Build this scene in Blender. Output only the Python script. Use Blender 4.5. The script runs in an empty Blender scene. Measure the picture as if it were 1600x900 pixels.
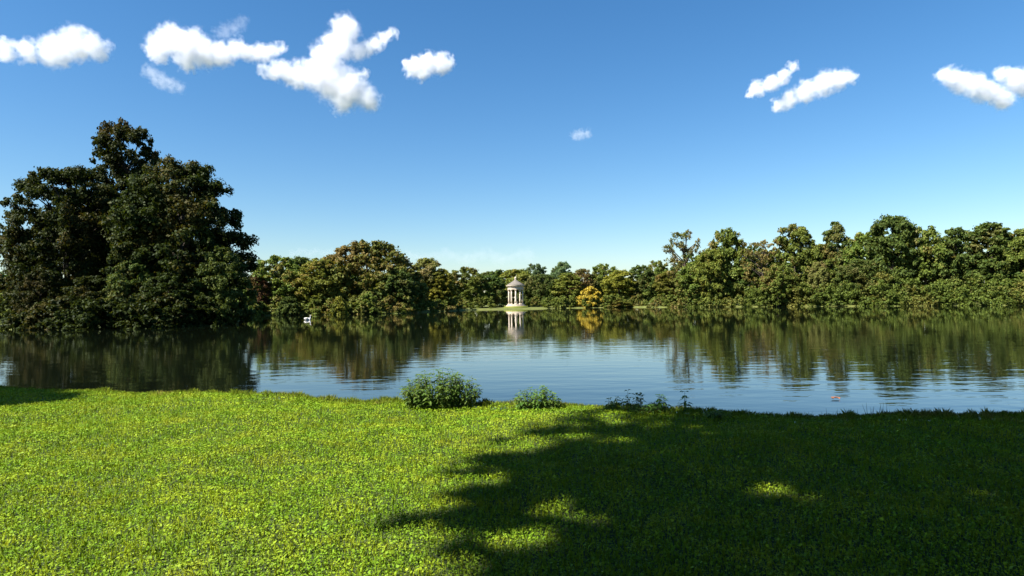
import bpy, math, random
import numpy as np
from mathutils import Matrix, Vector

R = math.radians
scn = bpy.context.scene
COL = scn.collection

# ------------------------------------------------------------------ camera
EYE = 1.65            # metres above the lawn
WATER = -0.70         # lake surface below the lawn
F = 1000.0            # focal length in photo pixels (photo 1600 x 900)
HORIZON = 473.0
cam_d = bpy.data.cameras.new('camera')
cam_d.sensor_width = 36.0
cam_d.lens = 36.0 * F / 1600.0
cam_d.clip_start = 0.1
cam_d.clip_end = 60000
cam = bpy.data.objects.new('camera', cam_d)
COL.objects.link(cam)
PITCH = math.atan((HORIZON - 450.0) / F)
ROLL = R(0.8)
CAM_R = (Matrix.Rotation(math.pi / 2 + PITCH, 3, 'X') @ Matrix.Rotation(-ROLL, 3, 'Z'))
cam.matrix_world = Matrix.Translation((0, 0, EYE)) @ CAM_R.to_4x4()
scn.camera = cam

# ------------------------------------------------------------------ sky and sun
SUN_EL = R(46)
SUN_H = Vector((-0.87, -0.493))                      # the sun stands behind and to the left
world = bpy.data.worlds.new('World')
scn.world = world
world.use_nodes = True
wn, wl = world.node_tree.nodes, world.node_tree.links
wn.clear()
wo = wn.new('ShaderNodeOutputWorld')
bg = wn.new('ShaderNodeBackground')
bg.inputs['Strength'].default_value = 0.059
sky = wn.new('ShaderNodeTexSky')
sky.sky_type = 'NISHITA'
sky.sun_disc = False
sky.sun_elevation = SUN_EL
sky.sun_rotation = math.atan2(SUN_H.x, SUN_H.y)
sky.altitude = 0
sky.air_density = 1.15
sky.dust_density = 0.35
sky.ozone_density = 4.8
whs = wn.new('ShaderNodeHueSaturation')
whs.inputs['Saturation'].default_value = 1.24
wl.new(sky.outputs[0], whs.inputs['Color'])
wl.new(whs.outputs[0], bg.inputs['Color'])
wl.new(bg.outputs[0], wo.inputs[0])
sun_d = bpy.data.lights.new('sun', 'SUN')
sun_d.energy = 5.0
sun_d.angle = R(0.53)
sun_d.color = (1.0, 0.965, 0.91)
sun = bpy.data.objects.new('sun', sun_d)
COL.objects.link(sun)
SUN_V = Vector((SUN_H.x * math.cos(SUN_EL), SUN_H.y * math.cos(SUN_EL), math.sin(SUN_EL)))
sun.rotation_euler = SUN_V.to_track_quat('Z', 'Y').to_euler()
sun.location = (-40, -30, 60)

scn.view_settings.view_transform = 'Standard'
scn.view_settings.look = 'None'
scn.view_settings.exposure = 1.44
scn.view_settings.gamma = 1.0
scn.view_settings.use_curve_mapping = False
scn.render.engine = 'CYCLES'
cy = scn.cycles
cy.use_denoising = True
cy.max_bounces = 10
cy.diffuse_bounces = 2
cy.glossy_bounces = 3
cy.transmission_bounces = 4
cy.volume_bounces = 10
cy.transparent_max_bounces = 8
cy.volume_max_steps = 256
cy.volume_step_rate = 1.0
cy.caustics_reflective = False
cy.caustics_refractive = False

# ------------------------------------------------------------------ helpers
rng = np.random.default_rng(7)


def ray(px, py):
    return CAM_R @ Vector(((px - 800.0) / F, -(py - 450.0) / F, -1.0))


def on_plane(px, py, z):
    d = ray(px, py)
    t = (z - EYE) / d.z
    return Vector((d.x * t, d.y * t, z))


def at_depth(px, py, Y):
    d = ray(px, py)
    t = Y / d.y
    return Vector((d.x * t, Y, EYE + d.z * t))


def tag(o, label=None, cat=None, group=None, kind=None):
    if label: o['label'] = label
    if cat: o['category'] = cat
    if group: o['group'] = group
    if kind: o['kind'] = kind
    return o


def empty(name, loc, rz=0.0):
    o = bpy.data.objects.new(name, None)
    o.location = loc
    o.rotation_euler = (0, 0, rz)
    o.empty_display_size = 0.3
    COL.objects.link(o)
    return o


def link(name, me, parent=None, mat=None):
    o = bpy.data.objects.new(name, me)
    COL.objects.link(o)
    if parent is not None:
        o.parent = parent
    if mat is not None:
        if not me.materials:
            me.materials.append(None)
        o.material_slots[0].link = 'OBJECT'
        o.material_slots[0].material = mat
    return o


def mesh_np(name, v, f, smooth=False):
    """v (N,3) array, f (M,k) index array with k = 3 or 4"""
    me = bpy.data.meshes.new(name)
    v = np.ascontiguousarray(v, dtype=np.float32)
    f = np.ascontiguousarray(f, dtype=np.int32)
    k = f.shape[1]
    me.vertices.add(len(v))
    me.vertices.foreach_set('co', v.ravel())
    me.loops.add(f.size)
    me.loops.foreach_set('vertex_index', f.ravel())
    me.polygons.add(len(f))
    me.polygons.foreach_set('loop_start', np.arange(0, f.size, k, dtype=np.int32))
    me.polygons.foreach_set('loop_total', np.full(len(f), k, dtype=np.int32))
    if smooth:
        me.polygons.foreach_set('use_smooth', np.ones(len(f), dtype=bool))
    me.update(calc_edges=True)
    me.validate()
    return me


class MB:
    """collects polygons into one mesh"""
    def __init__(self):
        self.v, self.f = [], []

    def add(self, vs, fs):
        n = len(self.v)
        self.v += [tuple(p) for p in vs]
        self.f += [tuple(i + n for i in q) for q in fs]

    def lathe(self, prof, seg=24, c=(0, 0, 0), caps=True):
        vs, fs = [], []
        for (r, z) in prof:
            for k in range(seg):
                a = 2 * math.pi * k / seg
                vs.append((c[0] + r * math.cos(a), c[1] + r * math.sin(a), c[2] + z))
        for i in range(len(prof) - 1):
            for k in range(seg):
                k2 = (k + 1) % seg
                fs.append((i * seg + k, i * seg + k2, (i + 1) * seg + k2, (i + 1) * seg + k))
        if caps:
            fs.append(tuple(reversed(range(seg))))
            fs.append(tuple((len(prof) - 1) * seg + k for k in range(seg)))
        self.add(vs, fs)
        return self

    def tube(self, pts, rad, seg=8):
        pts = [Vector(p) for p in pts]
        vs, fs = [], []
        n = len(pts)
        for i, p in enumerate(pts):
            t = (pts[min(i + 1, n - 1)] - pts[max(i - 1, 0)]).normalized()
            a = t.orthogonal().normalized() if i == 0 else (pa - t * pa.dot(t)).normalized()
            pa = a
            b = t.cross(a)
            for k in range(seg):
                q = 2 * math.pi * k / seg
                vs.append(p + (a * math.cos(q) + b * math.sin(q)) * rad[i])
        for i in range(n - 1):
            for k in range(seg):
                k2 = (k + 1) % seg
                fs.append((i * seg + k, i * seg + k2, (i + 1) * seg + k2, (i + 1) * seg + k))
        fs.append(tuple(reversed(range(seg))))
        fs.append(tuple((n - 1) * seg + k for k in range(seg)))
        self.add(vs, fs)
        return self

    def box(self, c, s):
        x, y, z = c
        a, b, h = s[0] / 2, s[1] / 2, s[2] / 2
        vs = [(x + i * a, y + j * b, z + k * h) for k in (-1, 1) for j in (-1, 1) for i in (-1, 1)]
        self.add(vs, [(0, 2, 3, 1), (4, 5, 7, 6), (0, 1, 5, 4), (2, 6, 7, 3), (0, 4, 6, 2), (1, 3, 7, 5)])
        return self

    def mesh(self, name, smooth=True):
        me = bpy.data.meshes.new(name)
        me.from_pydata(self.v, [], self.f)
        if smooth:
            me.polygons.foreach_set('use_smooth', np.array([len(p.vertices) <= 4 for p in me.polygons], dtype=bool))
        me.update()
        return me

    def build(self, name, mat, parent=None, smooth=True):
        return link(name, self.mesh(name, smooth), parent, mat)


# ------------------------------------------------------------------ materials
def new_mat(name):
    m = bpy.data.materials.new(name)
    m.use_nodes = True
    m.node_tree.nodes.clear()
    n, l = m.node_tree.nodes, m.node_tree.links
    out = n.new('ShaderNodeOutputMaterial')
    return m, n, l, out


def math_node(n, l, op, a, b=None, c=None, clamp=False):
    q = n.new('ShaderNodeMath')
    q.operation = op
    q.use_clamp = clamp
    for i, x in enumerate((a, b, c)):
        if x is None: continue
        if isinstance(x, (int, float)): q.inputs[i].default_value = x
        else: l.new(x, q.inputs[i])
    return q.outputs[0]


def mix_col(n, l, fac, a, b, blend='MIX'):
    q = n.new('ShaderNodeMix')
    q.data_type = 'RGBA'
    q.blend_type = blend
    for s, x in ((q.inputs[0], fac), (q.inputs[6], a), (q.inputs[7], b)):
        if isinstance(x, (int, float)): s.default_value = x
        elif isinstance(x, (tuple, list)): s.default_value = (*x[:3], 1)
        else: l.new(x, s)
    return q.outputs[2]


def noise(n, l, vec, scale, detail=3, rough=0.55, dims='3D'):
    q = n.new('ShaderNodeTexNoise')
    q.noise_dimensions = dims
    q.inputs['Scale'].default_value = scale
    q.inputs['Detail'].default_value = detail
    q.inputs['Roughness'].default_value = rough
    if vec is not None: l.new(vec, q.inputs['Vector'])
    return q


def ramp(n, l, x, lo, hi):
    q = n.new('ShaderNodeMapRange')
    q.interpolation_type = 'SMOOTHSTEP'
    q.inputs['From Min'].default_value = lo
    q.inputs['From Max'].default_value = hi
    l.new(x, q.inputs['Value'])
    return q.outputs[0]


def leaf_mat(name, c1, c2, c3=None, c3_amount=0.45, nscale=0.12, trans=0.3, rough=0.6, spec=0.12, mottle=False):
    """leaves: every leaf its own tone between c1 and c2, patches turning to c3"""
    m, n, l, out = new_mat(name)
    geo = n.new('ShaderNodeNewGeometry')
    tc = n.new('ShaderNodeTexCoord')
    oi = n.new('ShaderNodeObjectInfo')
    add = n.new('ShaderNodeVectorMath'); add.operation = 'ADD'
    l.new(tc.outputs['Object'], add.inputs[0]); l.new(oi.outputs['Location'], add.inputs[1])
    rnd = geo.outputs['Random Per Island']
    col = mix_col(n, l, rnd, c1, c2)
    if c3 is not None:
        nz = noise(n, l, add.outputs[0], nscale, 4, 0.6)
        jit = math_node(n, l, 'MULTIPLY_ADD', rnd, 0.16, nz.outputs['Fac'])
        fac = ramp(n, l, jit, 0.66 - 0.4 * c3_amount, 0.80 - 0.3 * c3_amount)
        col = mix_col(n, l, fac, col, c3)
    if mottle:                                      # greener clover patches and paler worn ones
        n1 = noise(n, l, add.outputs[0], 2.6, 5, 0.65)
        col = mix_col(n, l, ramp(n, l, n1.outputs['Fac'], 0.42, 0.62), mix_col(n, l, 1.0, col, (0.62, 0.78, 0.8), 'MULTIPLY'), col)
        n2 = noise(n, l, add.outputs[0], 0.7, 3, 0.6)
        col = mix_col(n, l, ramp(n, l, n2.outputs['Fac'], 0.52, 0.75), col, mix_col(n, l, 1.0, col, (1.10, 1.05, 1.1), 'MULTIPLY'))
    # single tree differs a little from tree
    hsv = n.new('ShaderNodeHueSaturation')
    l.new(math_node(n, l, 'MULTIPLY_ADD', oi.outputs['Random'], 0.03, 0.485), hsv.inputs['Hue'])
    l.new(math_node(n, l, 'MULTIPLY_ADD', oi.outputs['Random'], 0.3, 0.85), hsv.inputs['Value'])
    l.new(col, hsv.inputs['Color'])
    col = hsv.outputs[0]
    p = n.new('ShaderNodeBsdfPrincipled')
    p.inputs['Roughness'].default_value = rough
    p.inputs['Specular IOR Level'].default_value = spec
    l.new(col, p.inputs['Base Color'])
    t = n.new('ShaderNodeBsdfTranslucent')
    l.new(mix_col(n, l, 1.0, col, (1.25, 1.15, 0.5), 'MULTIPLY'), t.inputs['Color'])
    mx = n.new('ShaderNodeMixShader')
    mx.inputs[0].default_value = trans
    l.new(p.outputs[0], mx.inputs[1]); l.new(t.outputs[0], mx.inputs[2])
    l.new(mx.outputs[0], out.inputs['Surface'])
    return m


def plain_mat(name, c1, c2, scale=3.0, rough=0.8, bump=0.0, bscale=20.0, detail=5, spec=0.3):
    m, n, l, out = new_mat(name)
    tc = n.new('ShaderNodeTexCoord')
    nz = noise(n, l, tc.outputs['Object'], scale, detail, 0.6)
    col = mix_col(n, l, ramp(n, l, nz.outputs['Fac'], 0.3, 0.7), c1, c2)
    p = n.new('ShaderNodeBsdfPrincipled')
    p.inputs['Roughness'].default_value = rough
    p.inputs['Specular IOR Level'].default_value = spec
    l.new(col, p.inputs['Base Color'])
    if bump:
        b = n.new('ShaderNodeBump')
        b.inputs['Distance'].default_value = bump
        nb = noise(n, l, tc.outputs['Object'], bscale, 4, 0.6)
        l.new(nb.outputs['Fac'], b.inputs['Height'])
        l.new(b.outputs[0], p.inputs['Normal'])
    l.new(p.outputs[0], out.inputs['Surface'])
    return m


M = {}
M['bark'] = plain_mat('bark', (0.035, 0.026, 0.018), (0.09, 0.07, 0.05), 2.0, 0.9, 0.03, 9.0)
M['stem'] = plain_mat('stem', (0.05, 0.07, 0.02), (0.09, 0.10, 0.035), 9.0, 0.7)
M['lawn_soil'] = plain_mat('lawn_soil', (0.030, 0.048, 0.010), (0.062, 0.085, 0.018), 5.0, 0.95, 0.02, 40.0)
M['stone'] = plain_mat('sandstone', (0.45, 0.37, 0.28), (0.61, 0.52, 0.41), 1.3, 0.85, 0.004, 30.0)
M['stone_grey'] = plain_mat('grey_roof_stone', (0.12, 0.105, 0.085), (0.19, 0.165, 0.135), 1.6, 0.85, 0.006, 14.0)
M['marble'] = plain_mat('pale_marble', (0.48, 0.43, 0.36), (0.60, 0.55, 0.47), 2.0, 0.6)
M['feather'] = plain_mat('white_feathers', (0.72, 0.70, 0.66), (0.80, 0.79, 0.76), 8.0, 0.7, 0.004, 30.0)
M['beak'] = plain_mat('orange_beak', (0.50, 0.16, 0.03), (0.58, 0.2, 0.04), 8.0, 0.5)

# tree colours
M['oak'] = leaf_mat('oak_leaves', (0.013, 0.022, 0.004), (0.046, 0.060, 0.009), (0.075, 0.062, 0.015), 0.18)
M['green'] = leaf_mat('green_leaves', (0.069, 0.103, 0.016), (0.169, 0.200, 0.035), (0.200, 0.156, 0.045), 0.16)
M['dark'] = leaf_mat('dark_green_leaves', (0.043, 0.073, 0.015), (0.106, 0.138, 0.027), (0.138, 0.131, 0.037), 0.14)
M['olive'] = leaf_mat('olive_leaves', (0.095, 0.118, 0.018), (0.205, 0.210, 0.036), (0.24, 0.175, 0.042), 0.16)
M['chestnut'] = leaf_mat('turning_chestnut_leaves', (0.072, 0.098, 0.017), (0.172, 0.185, 0.034), (0.200, 0.155, 0.045), 0.22, 0.10)
M['brown'] = leaf_mat('olive_brown_leaves', (0.119, 0.094, 0.030), (0.250, 0.181, 0.056), (0.125, 0.144, 0.035), 0.30)
M['copper'] = leaf_mat('copper_red_leaves', (0.075, 0.040, 0.018), (0.150, 0.080, 0.034), (0.11, 0.10, 0.03), 0.25)
M['yellow'] = leaf_mat('golden_yellow_leaves', (0.40, 0.31, 0.035), (0.60, 0.49, 0.07), (0.34, 0.30, 0.04), 0.12, 0.2)
M['lime'] = leaf_mat('yellow_green_leaves', (0.138, 0.156, 0.018), (0.294, 0.281, 0.037), (0.112, 0.138, 0.025), 0.25, 0.2)
M['pale'] = leaf_mat('pale_green_leaves', (0.112, 0.138, 0.033), (0.237, 0.250, 0.062), (0.225, 0.188, 0.062), 0.2)
M['haze_green'] = leaf_mat('haze_tinted_leaves', (0.062, 0.106, 0.044), (0.131, 0.188, 0.080), (0.125, 0.150, 0.056), 0.15)  # blue of distant haze mixed into the leaf colour
M['silver'] = leaf_mat('silvery_leaves', (0.125, 0.138, 0.056), (0.263, 0.269, 0.125), (0.112, 0.138, 0.037), 0.25)
M['thicket'] = leaf_mat('willow_thicket_leaves', (0.050, 0.074, 0.012), (0.140, 0.165, 0.028), (0.15, 0.135, 0.03), 0.25, 0.09)
M['nettle'] = leaf_mat('nettle_leaves', (0.046, 0.110, 0.016), (0.125, 0.220, 0.036), (0.12, 0.18, 0.03), 0.3, 2.0, 0.3, 0.55, 0.15)
M['grass'] = leaf_mat('lawn_leaves', (0.220, 0.305, 0.014), (0.285, 0.370, 0.020), (0.28, 0.335, 0.022), 0.25, 0.9, 0.22, 0.6, 0.1, mottle=True)
M['fringe'] = leaf_mat('shore_grass_blades', (0.10, 0.15, 0.012), (0.24, 0.28, 0.03), (0.25, 0.23, 0.06), 0.25, 1.3, 0.3)
M['meadow'] = plain_mat('far_meadow_grass', (0.085, 0.10, 0.020), (0.13, 0.14, 0.030), 0.8, 0.95)


def water_mat():
    m, n, l, out = new_mat('lake_water')
    tc = n.new('ShaderNodeTexCoord')
    sep = n.new('ShaderNodeSeparateXYZ')
    l.new(tc.outputs['Object'], sep.inputs[0])
    def stretched(sx, sy, scale, detail, rough):
        mp = n.new('ShaderNodeMapping')
        mp.inputs['Scale'].default_value = (sx, sy, 1)
        mp.inputs['Rotation'].default_value = (0, 0, R(6))
        l.new(tc.outputs['Object'], mp.inputs['Vector'])
        return noise(n, l, mp.outputs[0], scale, detail, rough)
    swell = stretched(0.42, 1.0, 1.1, 3, 0.5)        # long low ripples
    chop = stretched(0.5, 1.0, 3.2, 2, 0.5)         # small ripples
    patch = stretched(0.25, 1.0, 0.05, 3, 0.5)      # where the breeze touches the water
    near = ramp(n, l, math_node(n, l, 'MULTIPLY', sep.outputs[1], -1.0), -75.0, -16.0)
    amp = math_node(n, l, 'MULTIPLY_ADD', near, 0.9, 0.10)
    brz = ramp(n, l, patch.outputs['Fac'], 0.35, 0.68)
    amp = math_node(n, l, 'MULTIPLY', amp, math_node(n, l, 'MULTIPLY_ADD', brz, 0.8, 0.45))
    h = math_node(n, l, 'MULTIPLY_ADD', chop.outputs['Fac'], 0.22, swell.outputs['Fac'])
    h = math_node(n, l, 'MULTIPLY', h, amp)
    b = n.new('ShaderNodeBump')
    b.inputs['Strength'].default_value = 1.0
    b.inputs['Distance'].default_value = 0.015
    l.new(h, b.inputs['Height'])
    p = n.new('ShaderNodeBsdfPrincipled')
    p.inputs['Base Color'].default_value = (0.004, 0.006, 0.003, 1)
    p.inputs['Roughness'].default_value = 0.03
    p.inputs['IOR'].default_value = 1.42
    l.new(b.outputs[0], p.inputs['Normal'])
    l.new(p.outputs[0], out.inputs['Surface'])
    return m


M['water'] = water_mat()

# ------------------------------------------------------------------ ground and lake
# near shore (photo pixels on the lawn's lip) and far shore (pixel column, depth in metres)
near_px = [(-700, 590), (-300, 600), (0, 612), (200, 617), (300, 619), (450, 625), (620, 633), (760, 637), (900, 640),
           (1000, 644), (1130, 650), (1250, 656), (1400, 658), (1600, 660), (1900, 662), (2400, 662)]
nu, nY = [], []
for a, b in near_px:
    p = on_plane(a, b, -0.02)
    nu.append(p.x / p.y); nY.append(p.y)
far_px = [(-700, 120), (-200, 145), (-10, 150), (15, 76), (120, 72), (250, 74), (340, 80), (374, 86), (384, 158), (500, 161), (630, 164),
          (690, 196), (740, 226), (805, 233), (870, 240), (985, 243), (1040, 222), (1100, 214), (1250, 190), (1400, 172), (1700, 145), (2200, 110)]
fu = [(a - 800) / F for a, b in far_px]
fY = [b for a, b in far_px]


def near_Y(u): return np.interp(u, nu, nY)
def far_Y(u): return np.interp(u, fu, fY)


def bumps(x, y):
    return (0.018 * np.sin(1.3 * x + 0.7 * y) + 0.014 * np.sin(2.3 * y - 1.1 * x + 1.0) + 0.010 * np.sin(3.7 * x + 2.9 * y + 2.0))


def ground_z(x, y):
    """height of the land at a point (not the lake bed)"""
    if y <= 0.5: return 0.0
    u = x / y
    if y <= near_Y(u): return float(bumps(x, y))
    d = y - far_Y(u)
    return float(np.interp(d, [-3, 0, 2, 10, 60, 400], [-1.2, -0.75, -0.35, -0.1, 0.6, 2.5]))


ths = np.concatenate([np.linspace(-math.pi, R(-66), 60, endpoint=False), np.linspace(R(-66), R(66), 420), np.linspace(R(66), math.pi, 61)[1:]])
t_lawn = np.concatenate([[0.02], np.linspace(0.15, 1.0, 36)])
rows = []
for th in ths:
    s, c = math.sin(th), math.cos(th)
    pr = []
    if abs(th) < R(67):
        u = math.tan(th)
        yn = float(near_Y(u)) + 0.07 * math.sin(37 * u) + 0.05 * math.sin(91 * u + 1)
        yf = float(far_Y(u))
        for t in t_lawn:
            y = t * yn
            z = bumps(u * y, y) * min(1, t * 3)
            if t > 0.97: z -= 0.02
            pr.append((u * y, y, z))
        for dy, z in ((0.10, -0.10), (0.22, -0.38), (0.35, -0.85), (1.5, -1.3), (6, -2.0)):
            pr.append((u * (yn + dy), yn + dy, z))
        for y, z in ((yn + (yf - yn) * 0.3, -2.5), (yf - 8, -2.2), (yf - 3, -1.2), (yf, -0.75), (yf + 0.7, -0.55), (yf + 2, -0.35), (yf + 10, -0.1), (yf + 60, 0.6),
                     (yf + 400, 2.5), (yf + 1500, 4.0), (9000, 4.0)):
            pr.append((u * y, y, z))
    else:
        nrow = len(t_lawn) + 16
        rr = np.concatenate([[0.2], np.geomspace(1.0, 9000, nrow - 1)])
        for r in rr:
            pr.append((s * r, c * r, 0.0 if r < 200 else min(4.0, (r - 200) / 100)))
    rows.append(pr)
V = np.array(rows)
na, nr = V.shape[0], V.shape[1]
vi = np.arange(na * nr).reshape(na, nr)
f = np.stack([vi[:-1, :-1], vi[1:, :-1], vi[1:, 1:], vi[:-1, 1:]], -1).reshape(-1, 4)[:, ::-1]
ground = link('ground', mesh_np('ground', V.reshape(-1, 3), f, True), None, M['lawn_soil'])
gm = ground.data
gm.materials.append(M['meadow'])
ring_i = np.tile(np.arange(nr - 1), na - 1)
col_i = np.repeat(np.arange(na - 1), nr - 1)
gm.polygons.foreach_set('material_index', ((ring_i >= len(t_lawn) + 7) & (ring_i < len(t_lawn) + 12) & (col_i >= 60) & (col_i < 479)).astype(np.int32))
tag(ground, 'mown park lawn and wooded banks around the lake', 'lawn', kind='structure')

wv = np.array([(-900, 4, WATER), (900, 4, WATER), (900, 420, WATER), (-900, 420, WATER)], float)
water = link('lake_water', mesh_np('lake_water', wv, np.array([[0, 1, 2, 3]])), None, M['water'])
tag(water, 'calm lake mirroring trees, temple and blue sky', 'lake', kind='structure')


# ------------------------------------------------------------------ leaves
def unit(a):
    return a / np.maximum(np.linalg.norm(a, axis=-1, keepdims=True), 1e-9)


def leaf_quads(c, nrm, length, width, g, bend=0.12):
    """diamond shaped leaves, a little folded"""
    N = len(c)
    nrm = unit(nrm)
    t = unit(np.cross(nrm, g.normal(size=(N, 3))))
    b = np.cross(nrm, t)
    L = (np.asarray(length) * np.ones(N))[:, None] * 0.5
    W = (np.asarray(width) * np.ones(N))[:, None] * 0.5
    sk = g.uniform(-0.3, 0.3, (N, 1))
    v = np.stack([c - t * L, c + b * W + t * L * sk + nrm * L * bend * 2, c + t * L, c - b * W + t * L * sk + nrm * L * bend * 2], 1).reshape(-1, 3)
    f = np.arange(N * 4).reshape(N, 4)
    return v, f


PROFILES = {
    'round': ([0, .12, .35, .6, .8, .93, 1.0], [.45, .80, 1.0, .93, .70, .42, .12]),
    'tall': ([0, .15, .4, .65, .85, 1.0], [.55, .85, 1.0, .85, .55, .12]),
    'dome': ([0, .1, .3, .55, .75, .9, 1.0], [.92, 1.0, .98, .86, .64, .38, .1]),
    'spread': ([0, .2, .45, .7, .88, 1.0], [.35, .75, 1.0, .92, .6, .15]),
    'shrub': ([0, .2, .5, .8, 1.0], [1.0, 1.0, .85, .5, .1]),
}


def make_lobes(g, rad, z0, z1, shape, nl, lr, sprigs=14):
    """lobe centres spread over a crown envelope, so that the crown falls into clumps"""
    tx, rx = PROFILES[shape]
    ph = g.uniform(0, 6.28, 6)
    C, Rr = [], []

    def cand(k, inner):
        t = g.uniform(0.0, 1.0, k) ** 0.85
        a = g.uniform(0, 2 * math.pi, k)
        wob = 1 + 0.10 * np.sin(2 * a + ph[0]) + 0.09 * np.sin(3 * a + ph[1] + 4 * t) + 0.07 * np.sin(5 * a + ph[2] - 5 * t)
        r = np.interp(t, tx, rx) * rad * wob * g.uniform(*inner, k)
        return np.stack([r * np.cos(a), r * np.sin(a), z0 + t * (z1 - z0)], -1)
    for i in range(nl):
        q = cand(14, (0.78, 1.0) if i % 5 else (0.2, 0.75))
        if C:
            d = np.linalg.norm(q[:, None] - np.array(C)[None], axis=-1).min(1)
            q = q[np.argmax(d)]
        else:
            q = q[0]
        rr = lr * g.uniform(0.65, 1.25)
        q[2] = min(max(q[2], z0 + rr * .5), z1 - rr * 0.8)
        hr = math.hypot(q[0], q[1])
        mxr = max(0.15, np.interp((q[2] - z0) / (z1 - z0), tx, rx)) * rad * 1.12 - rr * 0.7
        if hr > mxr > 0:
            q[:2] *= mxr / hr
        C.append(q); Rr.append(rr)
    for i in range(sprigs):                         # small sprays that break the outline
        q = cand(1, (0.98, 1.10))[0]
        C.append(q); Rr.append(lr * g.uniform(0.28, 0.5))
    return np.array(C), np.array(Rr)


def sub_lobes(g, C, Rr, k=7, ratio=0.46):
    """every bough carries several smaller clumps of leaves"""
    d = unit(g.normal(size=(len(C), k, 3)) + np.array([0, 0, 0.35]))
    c = C[:, None] + d * (Rr[:, None, None] * g.uniform(0.45, 0.95, (len(C), k, 1))) * np.array([1, 1, 0.75])
    q = Rr[:, None] * ratio * g.uniform(0.55, 1.35, (len(C), k))
    return c.reshape(-1, 3), q.reshape(-1)


def leaves_on_lobes(g, C, Rr, n, leaf, rr=(0.35, 1.10), cull=False, flat=0.75, spread=0.6, sub=7):
    if sub:
        C, Rr = sub_lobes(g, C, Rr, sub)
    w = Rr ** 1.8
    k = g.choice(len(C), n, p=w / w.sum())
    d = unit(g.normal(size=(n, 3)) + np.array([0, 0, 0.30]))
    rad = Rr[k] * g.uniform(rr[0], rr[1], n)
    # uneven lobe surface
    rad *= 1 + 0.16 * np.sin(5 * d[:, 0] + k) + 0.13 * np.sin(6 * d[:, 1] + 2 * k) + 0.12 * np.sin(7 * d[:, 2] + 3 * k)
    p = C[k] + d * rad[:, None] * np.array([1, 1, flat])
    if cull:
        keep = np.ones(n, bool)
        for j in range(len(C)):
            q = np.linalg.norm((p - C[j]) / np.array([1, 1, flat]), axis=1) < 0.55 * Rr[j]
            keep &= ~(q & (k != j))
        p, d, k = p[keep], d[keep], k[keep]
    nr = d + g.normal(size=d.shape) * spread + np.array([0, 0, 0.40])
    s = leaf * g.uniform(0.65, 1.35, len(p))
    return leaf_quads(p, nr, s * 1.25, s * 0.8, g)


def trunk_mesh(name, g, height, rad, C, z0, limbs=9, r0=None, lean=(0, 0)):
    mb = MB()
    r0 = r0 or height * 0.024
    top = Vector((lean[0], lean[1], height * 0.80))
    pts = [Vector((0, 0, -0.8)), Vector((0, 0, 0.0))]
    for t in (0.12, 0.3, 0.5, 0.7, 0.85, 1.0):
        pts.append(Vector((lean[0] * t + g.normal() * 0.015 * height * t, lean[1] * t + g.normal() * 0.015 * height * t, top.z * t)))
    mb.tube(pts, [r0 * 1.7, r0 * 1.35, r0, r0 * .86, r0 * .68, r0 * .46, r0 * .3, r0 * .1], 9)
    idx = g.choice(len(C), min(limbs, len(C)), replace=False)
    for i in idx:
        e = Vector(C[i])
        zb = min(max(z0 * 0.8, e.z - e.xy.length * 0.7), height * 0.72)
        zb = max(zb, height * 0.12)
        a = Vector((lean[0] * zb / top.z, lean[1] * zb / top.z, zb))
        m1 = a.lerp(e, 0.45) + Vector((g.normal() * .3, g.normal() * .3, abs(g.normal()) * .4 - .2))
        mb.tube([a, a.lerp(m1, .5), m1, m1.lerp(e, .55), e], [r0 * .42, r0 * .34, r0 * .25, r0 * .15, r0 * .05], 6)
    return mb.mesh(name)


PROTO = {}


def proto(key, seed, height, rad, zlow, shape, nl, lr, n, leaf, limbs=9, **kw):
    g = np.random.default_rng(seed)
    C, Rr = make_lobes(g, rad, zlow, height, shape, nl, lr, kw.pop('sprigs', 14))
    v, f = leaves_on_lobes(g, C, Rr, n, leaf, **kw)
    cm = mesh_np(key + '_crown', v, f)
    tm = trunk_mesh(key + '_trunk', g, height, rad, C, zlow, limbs)
    PROTO[key] = (cm, tm, height, rad)


proto('round_a', 11, 20, 7.5, 1.5, 'round', 62, 2.0, 26000, 0.52)
proto('round_b', 12, 20, 8.0, 1.5, 'round', 70, 1.9, 26000, 0.52)
proto('round_c', 13, 20, 7.0, 2.0, 'spread', 54, 2.1, 24000, 0.52)
proto('tall_a', 14, 22, 5.6, 1.5, 'tall', 60, 1.8, 24000, 0.50)
proto('tall_b', 15, 22, 5.2, 2.0, 'tall', 52, 1.75, 22000, 0.50)
proto('dome_a', 16, 17, 12.5, 0.3, 'dome', 120, 2.1, 46000, 0.50, sprigs=30)
proto('sparse_a', 17, 20, 6.6, 5.0, 'spread', 34, 1.7, 3900, 0.44, limbs=26, rr=(0.2, 1.1))
proto('shrub_a', 18, 6, 3.6, 0.0, 'shrub', 34, 1.0, 9000, 0.36, limbs=6)
proto('shrub_b', 19, 6, 3.2, 0.0, 'shrub', 28, 1.1, 9000, 0.36, limbs=6)
# the near bank on the left: finer leaves, heavier boughs
proto('oak_a', 31, 26, 11.0, 0.5, 'round', 120, 2.3, 90000, 0.38, limbs=22, sprigs=46)
proto('oak_b', 32, 28, 7.5, 1.0, 'round', 84, 2.1, 60000, 0.37, limbs=16, sprigs=34)
proto('bank_a', 33, 11, 5.2, 0.0, 'dome', 60, 1.3, 32000, 0.28, limbs=8, sprigs=24)


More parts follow.
